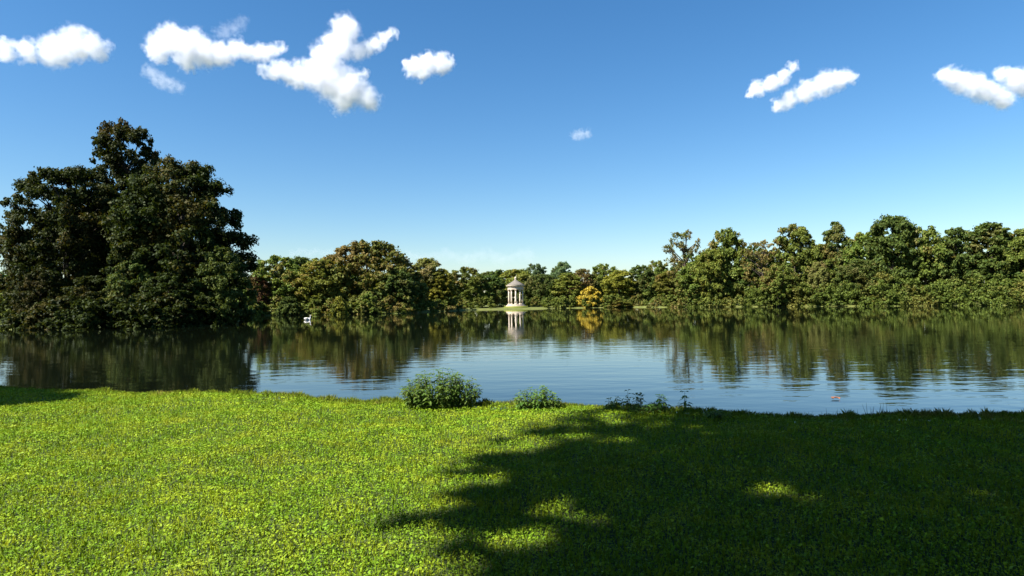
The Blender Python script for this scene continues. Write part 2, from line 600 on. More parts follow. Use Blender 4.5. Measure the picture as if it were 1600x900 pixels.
def tree(name, px, top, wpx, Y, key, mat, label, cat='tree', group=None, sink=0.25, base=None, rz=None):
    cm, tm, h0, r0 = PROTO[key]
    p = at_depth(px, top, Y)
    z0 = ground_z(p.x, Y) - sink if base is None else base
    h = p.z - z0
    r = wpx * 0.54 * Y / F
    o = empty(name, (p.x, Y, z0), rng.uniform(0, 6.28) if rz is None else rz)
    sxy, sz = r / r0 / 1.08, h / h0 / 1.02
    o.scale = (sxy, sxy, sz)
    tag(o, label, cat, group)
    c = link('crown', cm, o, M[mat]); c['kind'] = 'stuff'
    link('trunk', tm, o, M['bark'])
    return o


G1 = 'trees on the left promontory'
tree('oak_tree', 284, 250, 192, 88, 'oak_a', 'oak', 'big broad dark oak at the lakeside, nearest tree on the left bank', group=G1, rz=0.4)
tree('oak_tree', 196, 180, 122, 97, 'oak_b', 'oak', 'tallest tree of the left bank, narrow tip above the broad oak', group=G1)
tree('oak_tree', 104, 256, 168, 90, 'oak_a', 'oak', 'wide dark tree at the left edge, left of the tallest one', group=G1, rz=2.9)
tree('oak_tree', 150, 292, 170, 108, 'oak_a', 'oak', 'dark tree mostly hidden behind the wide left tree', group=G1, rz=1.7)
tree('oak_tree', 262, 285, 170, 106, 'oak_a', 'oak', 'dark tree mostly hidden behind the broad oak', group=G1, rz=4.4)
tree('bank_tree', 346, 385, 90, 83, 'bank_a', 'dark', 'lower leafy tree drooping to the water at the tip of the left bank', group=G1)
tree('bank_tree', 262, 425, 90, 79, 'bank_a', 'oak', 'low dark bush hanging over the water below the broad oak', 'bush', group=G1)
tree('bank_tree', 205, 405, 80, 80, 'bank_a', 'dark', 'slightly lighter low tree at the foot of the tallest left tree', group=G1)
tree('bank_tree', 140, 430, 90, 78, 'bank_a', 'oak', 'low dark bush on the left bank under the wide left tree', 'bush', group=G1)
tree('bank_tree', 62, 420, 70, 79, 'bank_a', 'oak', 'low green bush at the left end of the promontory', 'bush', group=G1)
G0 = 'trees far left behind the promontory'
tree('beech_tree', -15, 425, 60, 165, 'round_c', 'brown', 'rust brown tree at the far left edge', group=G0)
tree('beech_tree', 22, 432, 60, 178, 'round_b', 'green', 'green tree beside the rust brown one far left', group=G0)
tree('beech_tree', -75, 420, 80, 160, 'round_a', 'green', 'green tree far left, outermost by the lake', group=G0)

G2 = 'trees on the left far bank'
tree('shrub', 384, 452, 44, 158, 'shrub_a', 'green', 'green waterside shrub between the left bank and the copper red tree', 'shrub', group=G2)
tree('copper_beech', 403, 424, 36, 166, 'tall_a', 'copper', 'copper red tree at the left of the far bank', group=G2)
tree('lime_tree', 433, 398, 78, 171, 'round_a', 'green', 'green rounded tree right beside the copper red tree', group=G2)
tree('lime_tree', 470, 400, 52, 186, 'round_c', 'dark', 'darker tree between the green rounded tree and the great dome', group=G2)
tree('chestnut_tree', 500, 404, 84, 171, 'round_b', 'olive', 'yellowish olive tree at the left flank of the great dome', group=G2)
tree('chestnut_tree', 572, 376, 166, 180, 'dome_a', 'chestnut', 'great dome shaped tree turning brown on top, largest of the far left bank', group=G2, rz=1.0)
tree('chestnut_tree', 622, 418, 56, 172, 'round_a', 'dark', 'dark green tree at the right flank of the great dome', group=G2)
tree('shrub', 529, 462, 26, 160, 'shrub_b', 'lime', 'bright yellow green shrub by the water under the great dome', 'shrub', group=G2)
tree('shrub', 575, 455, 44, 164, 'shrub_a', 'green', 'green shrub under the great dome, right of the bright one', 'shrub', group=G2)
tree('shrub', 452, 462, 34, 160, 'shrub_b', 'dark', 'dark shrub by the water left of the olive tree', 'shrub', group=G2)

G3 = 'trees around the temple'
tree('ash_tree', 664, 402, 56, 208, 'round_c', 'pale', 'pale green loose tree just right of the great dome', group=G3)
tree('ash_tree', 690, 419, 46, 206, 'tall_b', 'lime', 'yellow green narrow tree between the pale tree and the temple wood', group=G3)
tree('maple_tree', 728, 416, 56, 242, 'round_a', 'green', 'green tree two places left of the temple', group=G3)
tree('maple_tree', 765, 424, 54, 250, 'round_b', 'dark', 'dark green tree immediately left of the temple', group=G3)
tree('maple_tree', 803, 420, 62, 285, 'round_c', 'olive', 'olive brown tree standing right behind the temple', group=G3)
tree('maple_tree', 845, 428, 70, 262, 'dome_a', 'dark', 'broad dark tree immediately right of the temple', group=G3)
tree('poplar_tree', 836, 411, 46, 330, 'round_a', 'haze_green', 'distant haze-tinted bluish tree showing above the wood right of the temple', group=G3)
tree('poplar_tree', 877, 408, 36, 335, 'round_c', 'haze_green', 'distant haze-tinted bluish tree above the wood, straight left of the golden bush', group=G3)
tree('maple_tree', 886, 425, 50, 256, 'tall_a', 'olive', 'olive green tree standing left behind the golden bush', group=G3)
tree('beech_tree', 909, 420, 46, 272, 'round_b', 'brown', 'brownish tree directly behind the golden bush', group=G3)
tree('maple_tree', 942, 411, 50, 280, 'round_a', 'green', 'green domed tree right behind the golden bush', group=G3)
tree('golden_bush', 921, 447, 40, 246, 'shrub_a', 'yellow', 'golden yellow round bush on the far bank right of the temple', 'bush')
tree('maple_tree', 966, 421, 50, 254, 'round_c', 'lime', 'yellow green tree just right of the golden bush', group=G3)
tree('maple_tree', 1001, 414, 52, 258, 'round_b', 'dark', 'dark rounded tree halfway between golden bush and bare tree', group=G3)
tree('maple_tree', 1026, 406, 44, 280, 'round_a', 'green', 'green tree behind, left of the thin bare-looking tree', group=G3)
tree('shrub', 966, 467, 40, 246, 'shrub_b', 'olive', 'low olive shrub on the bank right of the golden bush', 'shrub', group=G3)
tree('shrub', 889, 466, 24, 246, 'shrub_a', 'dark', 'low dark shrub on the bank left of the golden bush', 'shrub', group=G3)
tree('beech_tree', 1048, 422, 50, 240, 'round_c', 'olive', 'olive brown tree under the thin bare-looking tree', group=G3)

G4 = 'trees on the right far bank'
tree('thin_tree', 1069, 359, 64, 228, 'sparse_a', 'brown', 'thin half bare brown tree with sky showing through its crown', group=G4)
tree('lime_tree', 1086, 408, 60, 220, 'round_b', 'green', 'green tree bending over the bank below the half bare tree', group=G4)
tree('lime_tree', 1134, 355, 64, 218, 'round_a', 'green', 'tall green tree right of the half bare tree', group=G4)
tree('beech_tree', 1110, 388, 48, 214, 'round_c', 'olive', 'brownish tree between the half bare and the tall green tree', group=G4)
tree('beech_tree', 1190, 375, 64, 208, 'sparse_a', 'brown', 'rust coloured tree left of the round crowned tree', group=G4)
tree('lime_tree', 1178, 396, 56, 214, 'round_b', 'dark', 'dark tree behind the rust coloured tree', group=G4)
tree('lime_tree', 1240, 351, 74, 208, 'round_b', 'green', 'tall round crowned tree in the middle of the right wood', group=G4)
tree('lime_tree', 1281, 380, 56, 203, 'round_c', 'green', 'shorter green tree right of the round crowned tree', group=G4)
tree('oak_tree', 1307, 345, 54, 203, 'tall_b', 'dark', 'tall dark ragged tree, third from the right frame side', group=G4)
tree('oak_tree', 1346, 360, 54, 196, 'tall_a', 'green', 'green tree between two taller dark trees on the right', group=G4)
tree('oak_tree', 1394, 335, 76, 190, 'round_c', 'dark', 'tallest dark tree of the right wood', group=G4)
tree('willow_shrub', 1277, 408, 30, 192, 'round_c', 'pale', 'small pale green tree in front of the right wood', group=G4)
tree('lime_tree', 1215, 412, 54, 196, 'round_a', 'green', 'lower green tree before the round crowned tree', group=G4)
tree('lime_tree', 1340, 405, 60, 186, 'round_b', 'dark', 'lower dark tree before the tall dark ragged tree', group=G4)
tree('lime_tree', 1444, 352, 76, 188, 'round_a', 'green', 'green tree just right of the tallest dark tree', group=G4)
tree('oak_tree', 1494, 356, 70, 184, 'round_b', 'dark', 'dark tree near the right edge, two from the end', group=G4)
tree('oak_tree', 1546, 345, 80, 180, 'tall_a', 'dark', 'tall dark tree near the right edge of the picture', group=G4)
tree('lime_tree', 1598, 356, 76, 176, 'round_c', 'green', 'green tree cut by the right edge of the picture', group=G4)
tree('lime_tree', 1662, 350, 90, 170, 'round_a', 'green', 'green tree beyond the right edge', group=G4)


# ---- masses nobody could count: wood behind, undergrowth along the banks, thicket on the right
def mass(name, spots, mat, label, n_per, leaf, lr, seed, cat):
    g = np.random.default_rng(seed)
    C, Rr = [], []
    for (x, y, z, r, h) in spots:
        k = max(4, int(h * r / (lr * lr) * 0.9))
        for i in range(k):
            a = g.uniform(0, 6.28); t = g.uniform(0, 1)
            q = r * math.sqrt(max(0.05, 1 - t ** 2.2)) * g.uniform(.6, 1)
            C.append((x + q * math.cos(a), y + q * math.sin(a), z + t * (h - lr * 0.6))); Rr.append(lr * g.uniform(.7, 1.3))
    C, Rr = np.array(C), np.array(Rr)
    v, f = leaves_on_lobes(g, C, Rr, int(n_per * len(C)), leaf, sub=4)
    o = link(name, mesh_np(name, v, f), None, M[mat])
    tag(o, label, cat, kind='stuff')
    return o


g = np.random.default_rng(51)
sp = []
for px in np.arange(-260, 1900, 20):
    u = (px - 800) / F
    Y = max(float(far_Y(u)) + 45, 0) if px > 660 else (215 if px > 370 else 175)
    if 690 < px < 1060: Y = 310
    if px < 30: Y = 200
    top = 428 if 660 < px < 1060 else (425 if px <= 660 else 392)
    p = at_depth(px, top + g.uniform(-8, 8), Y + g.uniform(-8, 8))
    z0 = ground_z(p.x, p.y) - 0.3
    sp.append((p.x, p.y, z0, 5.0, p.z - z0))
    sp.append((p.x * 1.12, p.y * 1.12 + g.uniform(-5, 5), z0, 5.5, (p.z - z0) * 0.95))
    sp.append((p.x * 1.06, p.y * 1.06, z0 - 0.5, 4.0, 5.0))
mass('woodland', sp, 'dark', 'dark continuous wood closing the view behind the far bank', 34, 1.25, 2.3, 61, 'woodland')
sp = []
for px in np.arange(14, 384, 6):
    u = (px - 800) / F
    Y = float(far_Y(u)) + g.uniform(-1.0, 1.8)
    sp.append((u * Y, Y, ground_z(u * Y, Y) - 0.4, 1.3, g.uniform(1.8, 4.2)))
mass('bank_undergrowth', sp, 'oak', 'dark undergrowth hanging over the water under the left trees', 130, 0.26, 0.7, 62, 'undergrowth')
sp = []
for px in list(np.arange(386, 700, 6)) + list(np.arange(870, 896, 8)) + list(np.arange(948, 985, 8)) + list(np.arange(1046, 1090, 6)):
    u = (px - 800) / F
    Y = float(far_Y(u)) + g.uniform(-0.4, 3)
    sp.append((u * Y, Y, ground_z(u * Y, Y) - 0.4, 1.8, g.uniform(2.0, 5.0)))
for px in np.arange(690, 1050, 7):
    u = (px - 800) / F
    Y = float(far_Y(u)) + (g.uniform(15, 24) if 768 < px < 848 else g.uniform(1.5, 8))
    sp.append((u * Y, Y, ground_z(u * Y, Y) - 0.4, 2.0, g.uniform(3.0, 6.0)))
for px in np.arange(-200, 14, 10):
    Y = float(far_Y((px - 800) / F)) + g.uniform(1, 5)
    sp.append(((px - 800) / F * Y, Y, -0.7, 2.0, g.uniform(2, 5)))
mass('waterside_undergrowth', sp, 'green', 'green undergrowth along the foot of the far bank trees', 90, 0.42, 1.0, 63, 'undergrowth')
sp = []
for px in np.arange(1074, 1800, 8):
    u = (px - 800) / F
    for row in range(2):
        Y = float(far_Y(u)) + 0.6 + row * 6 + g.uniform(-1, 1)
        top = np.interp(px, [1070, 1090, 1130, 1200, 1330, 1420, 1800], [470, 455, 447, 434, 432, 438, 430]) + (0 if row else 14) + g.uniform(-12, 10)
        p = at_depth(px, top, Y)
        z0 = ground_z(p.x, Y) - 0.5
        sp.append((p.x, Y, z0, 2.0, p.z - z0))
mass('willow_thicket', sp, 'thicket', 'continuous green willow thicket along the right far bank', 66, 0.42, 1.15, 64, 'thicket')

# ------------------------------------------------------------------ round temple
TY = 244.0
tb = at_depth(806, 480.0, TY)
tz = ground_z(tb.x, TY)
temple = empty('round_temple', (tb.x, TY, tz))
tag(temple, 'round open temple of pale stone columns under a grey domed roof', 'temple')
MB().lathe([(4.9, -0.6), (4.9, 0.10), (4.6, 0.28), (4.1, 0.36)], 48).build('mound', M['fringe'], temple)
zz = 0.30
for k in range(4):
    r = 4.0 - 0.26 * k
    MB().lathe([(r, zz), (r, zz + 0.19), (r - 0.02, zz + 0.21)], 48).build('step', M['stone'], temple)
    zz += 0.21
FL = zz
CH = 5.6
shaft = MB().lathe([(0.30, 0.30), (0.30, 1.6), (0.29, 3.2), (0.26, CH - 0.62)], 16).mesh('shaft')
cbase = MB().lathe([(0.46, 0.0), (0.46, 0.12), (0.43, 0.14), (0.45, 0.2), (0.40, 0.27), (0.34, 0.31)], 16).mesh('column_base')
capm = MB()
capm.lathe([(0.28, CH - 0.63), (0.33, CH - 0.6), (0.29, CH - 0.55), (0.31, CH - 0.4), (0.36, CH - 0.22), (0.46, CH - 0.09)], 16)
for k in range(8):
    a = k * math.pi / 4
    for zq, rq in ((CH - 0.42, 0.37), (CH - 0.22, 0.44)):
        b = a + (0 if zq < CH - 0.3 else math.pi / 8)
        capm.tube([(0.29 * math.cos(b), 0.29 * math.sin(b), zq - 0.14), (rq * .93 * math.cos(b), rq * .93 * math.sin(b), zq), (rq * math.cos(b), rq * math.sin(b), zq - 0.03)], [.07, .06, .03], 5)
capm.box((0, 0, CH - 0.04), (0.86, 0.86, 0.09))
capm = capm.mesh('capital')
for k in range(10):
    a = 2 * math.pi * (k + 0.0) / 10 - math.pi / 2
    e = link('column', shaft, temple, M['stone'])
    e.location = (2.72 * math.cos(a), 2.72 * math.sin(a), FL)
    e.rotation_euler = (0, 0, a)
    link('column_base', cbase, e, M['stone'])
    link('capital', capm, e, M['stone'])
Z1 = FL + CH + 0.006


def ring(prof_out, r_in, name, mat, parent, seg=64):
    z0, z1 = prof_out[0][1], prof_out[-1][1]
    mb = MB()
    mb.lathe([(r_in, z1), (r_in, z0)] + prof_out + [(r_in, z1)], seg, caps=False)
    return mb.build(name, mat, parent, smooth=False)


ring([(3.05, Z1), (3.05, Z1 + 0.28), (3.09, Z1 + 0.29), (3.09, Z1 + 0.52), (3.14, Z1 + 0.56)], 2.4, 'architrave', M['stone'], temple)
ring([(3.02, Z1 + 0.562), (3.02, Z1 + 1.08)], 2.4, 'frieze', M['stone'], temple)
ring([(3.12, Z1 + 1.082), (3.25, Z1 + 1.2), (3.5, Z1 + 1.28), (3.62, Z1 + 1.3), (3.64, Z1 + 1.5), (3.72, Z1 + 1.62)], 2.3, 'cornice', M['stone'], temple)
Z2 = Z1 + 1.625
for k in range(64):
    a = 2 * math.pi * k / 64
roof = MB().lathe([(3.45, Z2 - 0.05), (3.45, Z2 + 0.14), (3.12, Z2 + 0.18), (3.10, Z2 + 0.36), (2.6, Z2 + 0.62), (2.05, Z2 + 0.93), (1.5, Z2 + 1.26), (1.0, Z2 + 1.6), (0.6, Z2 + 1.92), (0.38, Z2 + 2.1)], 48).build('roof', M['stone_grey'], temple)
MB().lathe([(0.40, Z2 + 2.08), (0.42, Z2 + 2.18), (0.2, Z2 + 2.26), (0.22, Z2 + 2.36), (0.42, Z2 + 2.55), (0.46, Z2 + 2.72), (0.33, Z2 + 2.92), (0.16, Z2 + 3.1), (0.1, Z2 + 3.28), (0.02, Z2 + 3.4)], 20).build('finial', M['stone'], roof)

statue = empty('statue', (tb.x, TY, tz + FL + 0.004))
tag(statue, 'pale standing figure on a pedestal inside the round temple', 'statue')
MB().box((0, 0, 0.09), (1.2, 1.2, 0.18)).box((0, 0, 0.58), (0.95, 0.95, 0.8)).box((0, 0, 1.03), (1.12, 1.12, 0.12)).build('pedestal', M['marble'], statue, False)
fm = MB()
segs = [(0.42, 0.36, 1.09), (0.44, 0.36, 1.25), (0.37, 0.3, 1.7), (0.33, 0.27, 2.1), (0.30, 0.24, 2.45), (0.36, 0.26, 2.8), (0.40, 0.25, 3.05), (0.24, 0.19, 3.2), (0.1, 0.1, 3.28), (0.1, 0.1, 3.34), (0.15, 0.17, 3.44), (0.16, 0.18, 3.56), (0.11, 0.12, 3.68), (0.03, 0.03, 3.72)]
vs, fs = [], []
for i, (a, b, z) in enumerate(segs):
    for k in range(18):
        q = 2 * math.pi * k / 18
        fold = 1 + (0.07 * math.sin(7 * q) if z < 2.5 else 0)
        vs.append((a * fold * math.cos(q), b * fold * math.sin(q), z))
for i in range(len(segs) - 1):
    for k in range(18):
        k2 = (k + 1) % 18
        fs.append((i * 18 + k, i * 18 + k2, (i + 1) * 18 + k2, (i + 1) * 18 + k))
fm.add(vs, fs)
fm.tube([(-0.36, 0, 3.0), (-0.5, -0.05, 2.6), (-0.42, -0.28, 2.3), (-0.2, -0.38, 2.35)], [.11, .1, .085, .06], 8)
fm.tube([(0.36, 0, 3.0), (0.5, 0.02, 2.6), (0.48, -0.1, 2.15), (0.44, -0.16, 1.95)], [.11, .1, .085, .06], 8)
fm.build('figure', M['marble'], statue)

# ------------------------------------------------------------------ swan
sp_ = on_plane(480.5, 500, WATER)
swan = empty('swan', (sp_.x, sp_.y, WATER))
swan.scale = (1.1, 1.1, 1.1)
swan.rotation_euler = (0, 0, R(8))
tag(swan, 'white swan swimming before the left far bank', 'swan')
sk = [((-0.52, 0, .20), .04), ((-0.36, 0, .17), .13), ((-0.1, 0, .13), .20), ((0.16, 0, .12), .19), ((0.34, 0, .15), .11), ((0.44, 0, .28), .06),
      ((0.42, 0, .45), .045), ((0.36, 0, .58), .04), ((0.40, 0, .68), .045), ((0.49, 0, .68), .05), ((0.56, 0, .655), .03)]
me = bpy.data.meshes.new('swan_body')
me.from_pydata([p for p, r in sk], [(i, i + 1) for i in range(len(sk) - 1)], [])
so = bpy.data.objects.new('tmp', me)
COL.objects.link(so)
so.modifiers.new('s', 'SKIN')
for i, (p, r) in enumerate(sk):
    me.skin_vertices[0].data[i].radius = (r, r)
me.skin_vertices[0].data[3].use_root = True
sm = so.modifiers.new('ss', 'SUBSURF'); sm.levels = 2; sm.render_levels = 2
dg = bpy.context.evaluated_depsgraph_get()
bm_ = bpy.data.meshes.new_from_object(so.evaluated_get(dg))
bpy.data.objects.remove(so)
bm_.polygons.foreach_set('use_smooth', np.ones(len(bm_.polygons), bool))
link('body', bm_, swan, M['feather'])
MB().tube([(0.575, 0, .655), (0.62, 0, .64), (0.67, 0, .62)], [.024, .02, .01], 8).build('beak', M['beak'], swan)
for s in (-1, 1):
    wm = MB()
    wm.tube([(0.22, s * .17, .2), (0.0, s * .21, .26), (-0.25, s * .17, .29), (-0.5, s * .07, .30)], [.03, .09, .075, .015], 8)
    wm.build('wing', M['feather'], swan)

# ------------------------------------------------------------------ leaf afloat
lp = on_plane(1306, 624, WATER + 0.004)
vs, fs = [], []
for i in range(9):
    t = i / 8
    a = R(-40 + 250 * t)
    w = 0.045 * math.sin(math.pi * (0.06 + 0.9 * t)) + 0.004
    for s in (-1, 0, 1):
        rr_ = 0.075 + s * w
        vs.append((rr_ * math.cos(a), rr_ * math.sin(a), 0.012 + 0.02 * abs(s) + 0.015 * math.sin(3 * t)))
for i in range(8):
    for j in range(2):
        q = i * 3 + j
        fs.append((q, q + 3, q + 4, q + 1))
lf = MB(); lf.add(vs, fs)
lo = lf.build('floating_leaf', plain_mat('orange_leaf', (0.20, 0.07, 0.03), (0.28, 0.11, 0.05), 20, 0.7), None)
lo.location = lp
tag(lo, 'curled orange leaf floating on the water near the right shore', 'leaf')


# ------------------------------------------------------------------ nettles on the shore
def nettle_leaves(g, stems, n_pairs, size):
    """stems: list of (base, tip); pairs of pointed leaves up each stem"""
    vs, fs = [], []
    for (b, t) in stems:
        b, t = np.array(b), np.array(t)
        L = np.linalg.norm(t - b)
        az = g.uniform(0, 6.28)
        for i in range(n_pairs + 1):
            s = 0.25 + 0.75 * i / n_pairs
            c = b + (t - b) * s
            az += math.pi / 2 + g.normal() * 0.3
            for q in range(2 if i < n_pairs else 4):
                a = az + (math.pi * q if i < n_pairs else math.pi / 2 * q)
                ln = size * g.uniform(.75, 1.25) * (1.0 if s < .8 else .75)
                el = g.uniform(-.7, .25) if i < n_pairs else g.uniform(-.1, .7)
                d = np.array([math.cos(a) * math.cos(el), math.sin(a) * math.cos(el), math.sin(el)])
                sd = np.array([-math.sin(a), math.cos(a), 0]) + g.normal(size=3) * .2
                up = np.cross(d, sd); up /= np.linalg.norm(up)
                w = ln * .27
                p0 = c + d * ln * .15
                m1 = c + d * ln * .5 - up * 0
                m2 = c + d * ln * .85 - np.array([0, 0, .08 * ln])
                tip = c + d * ln * 1.15 - np.array([0, 0, .25 * ln])
                k = len(vs)
                vs += [p0, m1 + sd * w + up * w * .35, m1, m1 - sd * w + up * w * .35, m2 + sd * w * .6 + up * w * .2, m2, m2 - sd * w * .6 + up * w * .2, tip]
                fs += [(k, k + 1, k + 2, k + 2), (k, k + 2, k + 3, k + 3), (k + 1, k + 4, k + 5, k + 2), (k + 2, k + 5, k + 6, k + 3), (k + 4, k + 7, k + 5, k + 5), (k + 5, k + 7, k + 6, k + 6)]
    mb = MB()
    mb.add(vs, [tuple(dict.fromkeys(f)) for f in fs])
    return mb


def nettle(name, px, py_base, w, h, nst, npair, size, seed, label, group=None, cat='bush'):
    g = np.random.default_rng(seed)
    p = on_plane(px, py_base, 0.0)
    o = empty(name, p)
    tag(o, label, cat, group)
    stems = []
    for i in range(nst):
        a = g.uniform(0, 6.28); r = math.sqrt(g.uniform(0, 1))
        b = (r * w * .36 * math.cos(a), r * w * .25 * math.sin(a), -0.02)
        lean = r * w * .5
        hh = h * (1 - .55 * r ** 2.2) * g.uniform(.82, 1.08)
        stems.append((b, (lean * math.cos(a) + g.normal() * .03, lean * .75 * math.sin(a) + g.normal() * .03, hh)))
    mb = MB()
    for b, t in stems:
        b, t = Vector(b), Vector(t)
        mid = b.lerp(t, .5) + Vector((0, 0, .03))
        mb.tube([b, mid, t], [.006, .005, .002], 4)
    st = mb.build('stems', M['stem'], o); st['kind'] = 'stuff'
    lv = nettle_leaves(g, stems, npair, size).build('foliage', M['nettle'], o, False); lv['kind'] = 'stuff'
    return o


nettle('nettle_bush', 688, 636, 1.32, 0.58, 150, 7, 0.075, 81, 'large rounded nettle bush on the sunlit lawn edge', cat='bush')
nettle('nettle_bush', 842, 641, 0.72, 0.34, 60, 5, 0.07, 82, 'small nettle bush on the lawn edge right of the large one', cat='bush')
GN = 'nettles in the shade at the lawn edge'
for i, (px, w, h, ns, lab) in enumerate([
        (957, .22, .33, 4, 'leftmost half sunlit nettle at the edge of the tree shadow'),
        (978, .2, .37, 4, 'tallest nettle of the row standing at the shadow edge'),
        (1000, .22, .31, 4, 'nettle in the shade, third of the row from the left'),
        (1022, .2, .33, 4, 'dark nettle in the shade, fourth of the row from the left'),
        (1040, .17, .31, 3, 'slim dark nettle, second from the right end of the row'),
        (1072, .18, .34, 3, 'single dark nettle at the right end of the row')]):
    nettle('nettle_plant', px, 646, w, h, ns, 5, 0.085, 90 + i, lab, GN, 'nettle')
nettle('low_weed', 1010, 648, .55, .15, 40, 3, 0.06, 97, 'low dark weeds between the nettles of the row', cat='weed')
nettle('low_weed', 1120, 654, .34, .10, 22, 3, 0.06, 99, 'low dark mound of weeds in the shade at the lawn edge', cat='weed')


def reed_clump(px, py, n, h, seed, label):
    g = np.random.default_rng(seed)
    o = empty('reed_clump', on_plane(px, py, -0.1))
    tag(o, label, 'reeds', 'reeds on the right shore')
    for i in range(n):
        mb = MB()
        b = Vector((g.normal() * .16, g.normal() * .05, -0.15))
        hh = h * g.uniform(.6, 1.1); a = g.uniform(0, 6.28); le = g.uniform(.05, .35) * hh
        t = b + Vector((le * math.cos(a), le * math.sin(a), hh + .15))
        m_ = b.lerp(t, .55) + Vector((-le * .15 * math.cos(a), -le * .15 * math.sin(a), .02))
        mb.tube([b, m_, t], [.004, .0035, .001], 4)
        mb.build('blade', M['stem'], o)


reed_clump(1378, 658, 16, .24, 71, 'thin reeds at the shaded shore beside the right end of the tree reflections')
reed_clump(1318, 657, 9, .16, 72, 'few short reeds on the shaded shore left of the taller ones')
reed_clump(1240, 655, 8, .15, 73, 'leftmost sparse short reeds on the shaded shore')

# ------------------------------------------------------------------ lawn
def lawn_leaves():
    g = np.random.default_rng(101)
    P = []
    want = 375000
    while sum(len(q) for q in P) < want:
        y = 2.6 + (13.2 - 2.6) * g.uniform(0, 1, 300000) ** 1.25
        x = g.uniform(-1, 1, 300000) * 13.0
        k = (np.abs(x) < 0.84 * y + 1.6) & (y < near_Y(x / y) + 0.06)
        k &= g.uniform(0, 1, 300000) < np.clip((4.0 / y) ** 0.55, 0, 1)
        P.append(np.stack([x[k], y[k]], -1))
    P = np.concatenate(P)[:want]
    patch = np.sin(1.7 * P[:, 0] + .9 * P[:, 1]) + np.sin(2.9 * P[:, 1] - 1.3 * P[:, 0] + 1) + np.sin(4.3 * P[:, 0] + 3.1 * P[:, 1] + 2)
    z = bumps(P[:, 0], P[:, 1])
    hgt = 0.018 + 0.006 * patch + g.uniform(0, 0.035, len(P))
    c = np.stack([P[:, 0], P[:, 1], z + hgt], -1)
    nr = g.normal(size=c.shape) * 0.5 + np.array([0, 0, 1.0])
    s = (0.0138 + 0.0009 * P[:, 1]) * g.uniform(0.5, 1.0, len(P)) ** 1.5 * g.choice([0.95, 1.35, 1.75], len(P), p=[.75, .2, .05])
    return leaf_quads(c, nr, s * 1.25, s * .95, g, 0.1)


def blades(P, hgt, wid, g, lean=0.5):
    N = len(P)
    z = bumps(P[:, 0], P[:, 1])
    b = np.stack([P[:, 0], P[:, 1], z - 0.005], -1)
    a = g.uniform(0, 6.28, N)
    sd = np.stack([np.cos(a), np.sin(a), 0 * a], -1) * (wid * .5)[:, None]
    ln = np.stack([np.cos(a + 1.57), np.sin(a + 1.57), 0 * a], -1) * (hgt * lean * g.uniform(0.1, 1, N))[:, None]
    up = np.stack([0 * a, 0 * a, hgt], -1)
    m = b + up * .6 + ln * .35
    t = b + up + ln
    v = np.stack([b - sd, b + sd, m + sd * .8, t, m - sd * .8], 1).reshape(-1, 3)
    return v, np.arange(N * 5).reshape(N, 5)


v, f = lawn_leaves()
lawn = link('lawn_grass', mesh_np('lawn_leaves', v, f), None, M['grass'])
tag(lawn, 'short clover rich lawn, sunlit left and shaded right', 'grass', kind='stuff')
g = np.random.default_rng(102)
N = 130000
y = 2.6 + 10.6 * g.uniform(0, 1, N); x = g.uniform(-1, 1, N) * (0.84 * y + 1.6)
k = y < near_Y(x / y) + 0.08
P = np.stack([x[k], y[k]], -1)
v, f = blades(P, g.uniform(.03, .085, len(P)), 0.0045 + 0.0005 * P[:, 1], g)
bl = link('lawn_blades', mesh_np('lawn_blades', v, f), lawn, M['grass']); bl['kind'] = 'stuff'
N = 26000
u = g.uniform(-1.0, 1.0, N)
off = g.uniform(0, 1, N) ** 1.6
yy = near_Y(u) + 0.16 - off * 0.42
tk = np.interp(u, np.linspace(-1, 1, 160), g.uniform(0.1, 1, 160) ** 1.5); tuft = np.clip(tk, 0.1, 1.0)
P = np.stack([u * yy, yy], -1)
hgt = (0.05 + 0.11 * tuft * g.uniform(.3, 1, N)) * (1 - .5 * off)
v, f = blades(P, hgt, np.full(N, 0.008), g, 0.7)
fr = link('shore_grass', mesh_np('shore_grass', v, f), None, M['fringe'])
tag(fr, 'longer uneven grass along the lip of the near shore', 'grass', kind='stuff')

# ------------------------------------------------------------------ trees behind the viewer that shade the lawn
cot = 1 / math.tan(SUN_EL)
SHADE = []


def shade_tree(name, loc, height, rad, zlow, seed, n, label, nl=70, lr=1.7, extra=(), gaps=()):
    g = np.random.default_rng(seed)
    C, Rr = make_lobes(g, rad, zlow, height, 'round', nl, lr, 34)
    for (sx, sy, h, q) in extra:                    # boughs added to fill the lawn shadow, set by where their shade falls
        C = np.vstack([C, [sx + SUN_H.x * h * cot - loc[0], sy + SUN_H.y * h * cot - loc[1], h]]); Rr = np.append(Rr, q)
    v, f = leaves_on_lobes(g, C, Rr, n, 0.36, rr=(0.3, 1.2))
    if gaps:                                        # leaves cut out along the sun's rays to shape sun flecks on the lawn
        q = v.reshape(-1, 4, 3)
        m_ = q.mean(1)
        sx, sy = m_[:, 0] + loc[0] - SUN_H.x * cot * m_[:, 2], m_[:, 1] + loc[1] - SUN_H.y * cot * m_[:, 2]
        keep = np.ones(len(q), bool)
        for (x0, y0, a, b) in gaps:
            d = np.hypot((sx - x0) / a, (sy - y0) / b) + 0.25 * np.sin(9 * sx + 5 * sy) + 0.2 * np.sin(17 * sy - 6 * sx)
            keep &= ~((d < 1) & (g.uniform(0, 1, len(q)) < 0.95))
        v = q[keep].reshape(-1, 3)
        f = np.arange(len(v)).reshape(-1, 4)
    o = empty(name, loc)
    tag(o, label, 'tree', 'trees behind the viewer shading the lawn')
    c = link('crown', mesh_np('crown', v, f), o, M['green']); c['kind'] = 'stuff'
    link('trunk', trunk_mesh('trunk', g, height, rad, C, zlow, 16), o, M['bark'])
    SHADE.append(o)
    return o




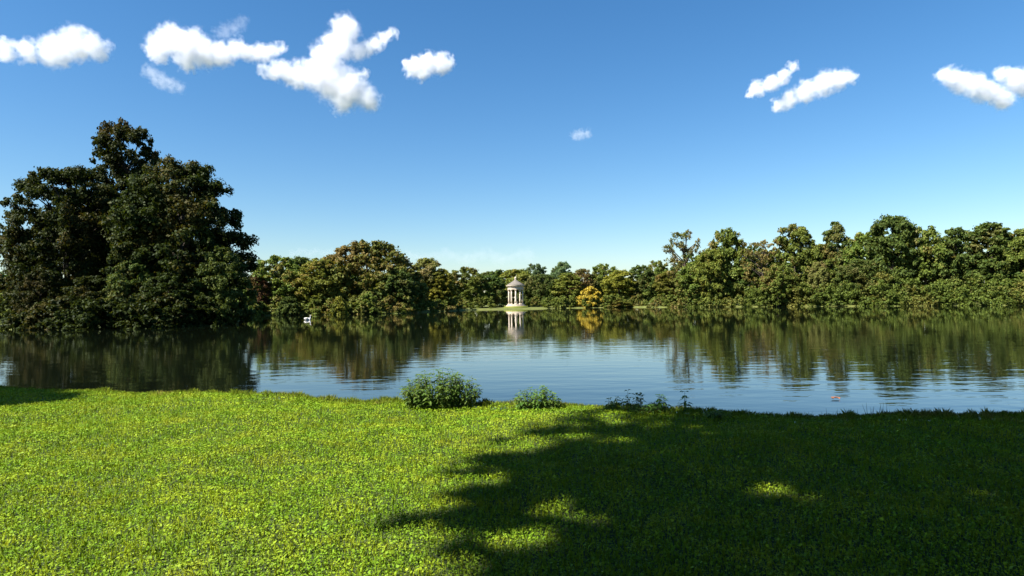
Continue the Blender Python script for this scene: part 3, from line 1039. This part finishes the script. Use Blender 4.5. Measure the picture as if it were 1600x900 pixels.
def over(sx, sy, h):
    """foot of a tree whose crown centre at height h throws its shadow on (sx, sy)"""
    return (sx + SUN_H.x * h * cot, sy + SUN_H.y * h * cot, 0)


shade_tree('lime_tree', over(9.3, 6.5, 15.5), 20.5, 7.6, 10.5, 201, 44000, 'large tree behind the viewer casting the broad shadow on the lawn', 100, 1.8,
           [(0.35, 5.1, 12.5, 1.0), (1.1, 5.7, 12.5, 1.2), (0.3, 4.2, 12, 0.9), (1.3, 4.7, 12, 1.2), (-0.2, 6.2, 12.5, 0.8), (2.2, 5.2, 12, 1.2), (3.4, 4.7, 13, 1.3), (2.9, 4.2, 13, 1.2), (4.0, 5.3, 13, 1.2)],
           [(2.25, 5.45, .42, .30), (1.65, 5.7, .3, .16), (1.75, 6.7, .34, .22), (0.32, 5.1, .16, .2), (0.15, 4.35, .24, .2), (1.3, 7.6, .2, .2), (3.9, 5.4, .35, .2)])
shade_tree('lime_tree', over(19, 9, 15.5), 22, 8.0, 8, 202, 30000, 'added unseen tree to the right behind the viewer, deepening the shade')  # unseen, added to hide more sky from the shaded lawn
shade_tree('lime_tree', over(14, -4, 15.5), 22, 8.0, 8, 203, 30000, 'added unseen tree further back behind the viewer, deepening the shade')  # likewise added out of view for darker shade
shade_tree('lime_tree', over(-10.6, 11.6, 14.5), 16, 1.9, 12.5, 204, 5000, 'tree left of the viewer casting a small shadow at the lawn corner', 16, 0.9)
for i, (x, y) in enumerate([(-16, -14), (6, -15), (18, -7), (27, 3), (-3, -24), (17.5, 8), (29, 17)]):  # unseen copies added to block skylight and darken the lawn shadow
    src_ = SHADE[1]
    o = empty('lime_tree', (x, y, 0), 1.3 * i)
    tag(o, ['added skylight-blocking tree behind the viewer on the left', 'added skylight-blocking tree straight behind the viewer', 'added skylight-blocking tree behind the viewer on the right', 'added skylight-blocking tree right of the viewer beyond the frame', 'farthest added skylight-blocking tree behind the viewer', 'added skylight-blocking tree at the near shore right of the frame', 'farther added skylight-blocking shore tree right of the frame'][i], 'tree', 'trees behind the viewer shading the lawn')
    for ch in src_.children:
        c = ch.copy(); COL.objects.link(c); c.parent = o


# ------------------------------------------------------------------ clouds
def cloud_mat(name, puffs, scale, dens, fine, ragged=0.75):
    """vapour that thins out towards the rim of the puffs; puffs in object space metres"""
    m, n, l, out = new_mat(name)
    tc = n.new('ShaderNodeTexCoord')
    P = tc.outputs['Object']
    w1 = noise(n, l, P, 1.0 / (scale * 1.2), 6, 0.60)
    sub = n.new('ShaderNodeVectorMath'); sub.operation = 'SUBTRACT'
    l.new(w1.outputs['Color'], sub.inputs[0]); sub.inputs[1].default_value = (.5, .5, .5)
    scl = n.new('ShaderNodeVectorMath'); scl.operation = 'SCALE'
    l.new(sub.outputs[0], scl.inputs[0]); scl.inputs['Scale'].default_value = scale * 2.6
    ad = n.new('ShaderNodeVectorMath'); ad.operation = 'ADD'
    l.new(P, ad.inputs[0]); l.new(scl.outputs[0], ad.inputs[1])
    W = ad.outputs[0]
    best = None
    for (c, r) in puffs:
        d = n.new('ShaderNodeVectorMath'); d.operation = 'DISTANCE'
        l.new(W, d.inputs[0]); d.inputs[1].default_value = c
        q = math_node(n, l, 'MULTIPLY_ADD', d.outputs['Value'], -1.0 / (r * 1.3), 1.0)
        best = q if best is None else math_node(n, l, 'SMOOTH_MAX', best, q, 0.12)
    w2 = noise(n, l, P, fine / scale, 6, 0.68)
    q = math_node(n, l, 'MULTIPLY_ADD', math_node(n, l, 'SUBTRACT', w2.outputs['Fac'], 0.5), ragged, math_node(n, l, 'ADD', best, 0.375))
    fac = ramp(n, l, q, 0.36, 1.25)
    dn = math_node(n, l, 'MULTIPLY', fac, dens)
    vol = n.new('ShaderNodeVolumePrincipled')
    vol.inputs['Color'].default_value = (0.975, 0.97, 1.0, 1)
    vol.inputs['Anisotropy'].default_value = 0.0
    l.new(dn, vol.inputs['Density'])
    l.new(vol.outputs[0], out.inputs['Volume'])
    return m


def cloud(px_puffs, Y, label, dens=1.0, fine=2.4, ragged=1.25):
    cx = sum(p[0] for p in px_puffs) / len(px_puffs); cyy = sum(p[1] for p in px_puffs) / len(px_puffs)
    o0 = at_depth(cx, cyy, Y)
    g = np.random.default_rng(int(cx))
    puffs = []
    for (x, y, r) in px_puffs:
        w = at_depth(x, y, Y) - o0
        rw = r * Y / F
        rw *= 0.9
        puffs.append(((w.x, g.uniform(-.3, .3) * rw, w.z), rw))
    mean = sum(r for c, r in puffs) / len(puffs)
    vs, fs = [], []
    mb = MB()
    for (c, r) in puffs:
        prof = [(max(0.01, r * 1.62 * math.sin(math.pi * i / 10)), -r * 1.62 * math.cos(math.pi * i / 10)) for i in range(11)]
        mb.lathe(prof, 16, c)
    tmp = bpy.data.objects.new('tmp', mb.mesh('tmp'))
    COL.objects.link(tmp)
    md = tmp.modifiers.new('r', 'REMESH'); md.mode = 'VOXEL'; md.voxel_size = mean * 0.22
    dg = bpy.context.evaluated_depsgraph_get()
    me = bpy.data.meshes.new_from_object(tmp.evaluated_get(dg))
    bpy.data.objects.remove(tmp)
    me.materials.clear()
    o = link('cloud', me, None, cloud_mat('cloud_vapour', puffs, mean, dens * 2.0 / mean, fine, ragged))
    o.location = o0
    tag(o, label, 'cloud', 'small white clouds in the blue sky')
    return o


CY = 3000.0
cloud([(245, 74, 20), (270, 62, 24), (300, 74, 28), (322, 86, 22), (290, 94, 17), (346, 84, 19), (370, 76, 16), (384, 82, 15), (398, 84, 15), (412, 82, 13), (426, 80, 12), (440, 77, 10)], CY,
      'white cloud stretching right into a thin tail, above the tallest left tree')
cloud([(234, 112, 12), (245, 121, 13), (258, 128, 13), (270, 132, 12), (280, 136, 10)], CY, 'small faint wisp below the cloud over the tallest left tree', 0.12, 1.6, 2.2)
cloud([(378, 36, 11), (366, 43, 12), (352, 49, 12), (340, 52, 10)], CY, 'faint wisp above the tail of the long white cloud', 0.07, 1.6, 2.2)
cloud([(541, 48, 22), (530, 72, 25), (512, 96, 26), (500, 118, 28), (525, 130, 31), (548, 140, 28), (534, 160, 19), (578, 158, 18), (466, 118, 20), (450, 116, 17), (436, 112, 15), (424, 112, 12), (412, 110, 10), (446, 102, 11),
       (560, 80, 15), (574, 76, 14), (587, 69, 13), (600, 61, 12), (612, 54, 10), (569, 116, 9)], CY, 'largest white cloud, towering and ragged, left of centre')
cloud([(648, 106, 17), (668, 98, 17), (690, 99, 17), (660, 117, 12), (702, 97, 10), (640, 101, 9)], CY, 'small compact white cloud right of the largest one')
cloud([(1184, 139, 13), (1205, 131, 13), (1225, 119, 12), (1239, 104, 9), (1171, 147, 6)], CY, 'upper left one of the two slanting clouds on the right', 0.9)
cloud([(1213, 166, 11), (1235, 156, 15), (1260, 142, 18), (1286, 132, 19), (1311, 126, 17), (1329, 121, 11)], CY, 'lower right one of the two slanting clouds on the right')
cloud([(899, 212, 8), (908, 210, 9), (918, 208, 8)], CY, 'tiny faint cloud in the middle of the sky', 0.12, 1.6, 2.0)
cloud([(10, 80, 17), (45, 82, 18), (82, 78, 25), (118, 68, 26), (150, 74, 20)], CY, 'white cloud at the left edge of the sky')
cloud([(1476, 119, 13), (1490, 122, 16), (1506, 127, 18), (1522, 134, 18), (1538, 142, 18), (1554, 150, 17), (1570, 158, 15)], CY, 'white cloud near the right edge slanting down to the right')
cloud([(1570, 114, 13), (1584, 121, 16), (1598, 128, 18), (1614, 134, 18), (1630, 140, 15)], CY, 'white cloud cut by the right edge of the sky')

# low bank of cloud near the horizon
cloud([(x, 401 + 4 * math.sin(x), 11) for x in range(640, 830, 7)], 9000.0, 'low pale bank of cloud just above the trees left of the temple', 0.035, 0.7, 0.7)
cloud([(x, 394 + 2 * math.sin(x), 6) for x in range(455, 525, 5)], 9000.0, 'small low pale cloud behind the great dome shaped tree', 0.03, 0.7, 0.7)
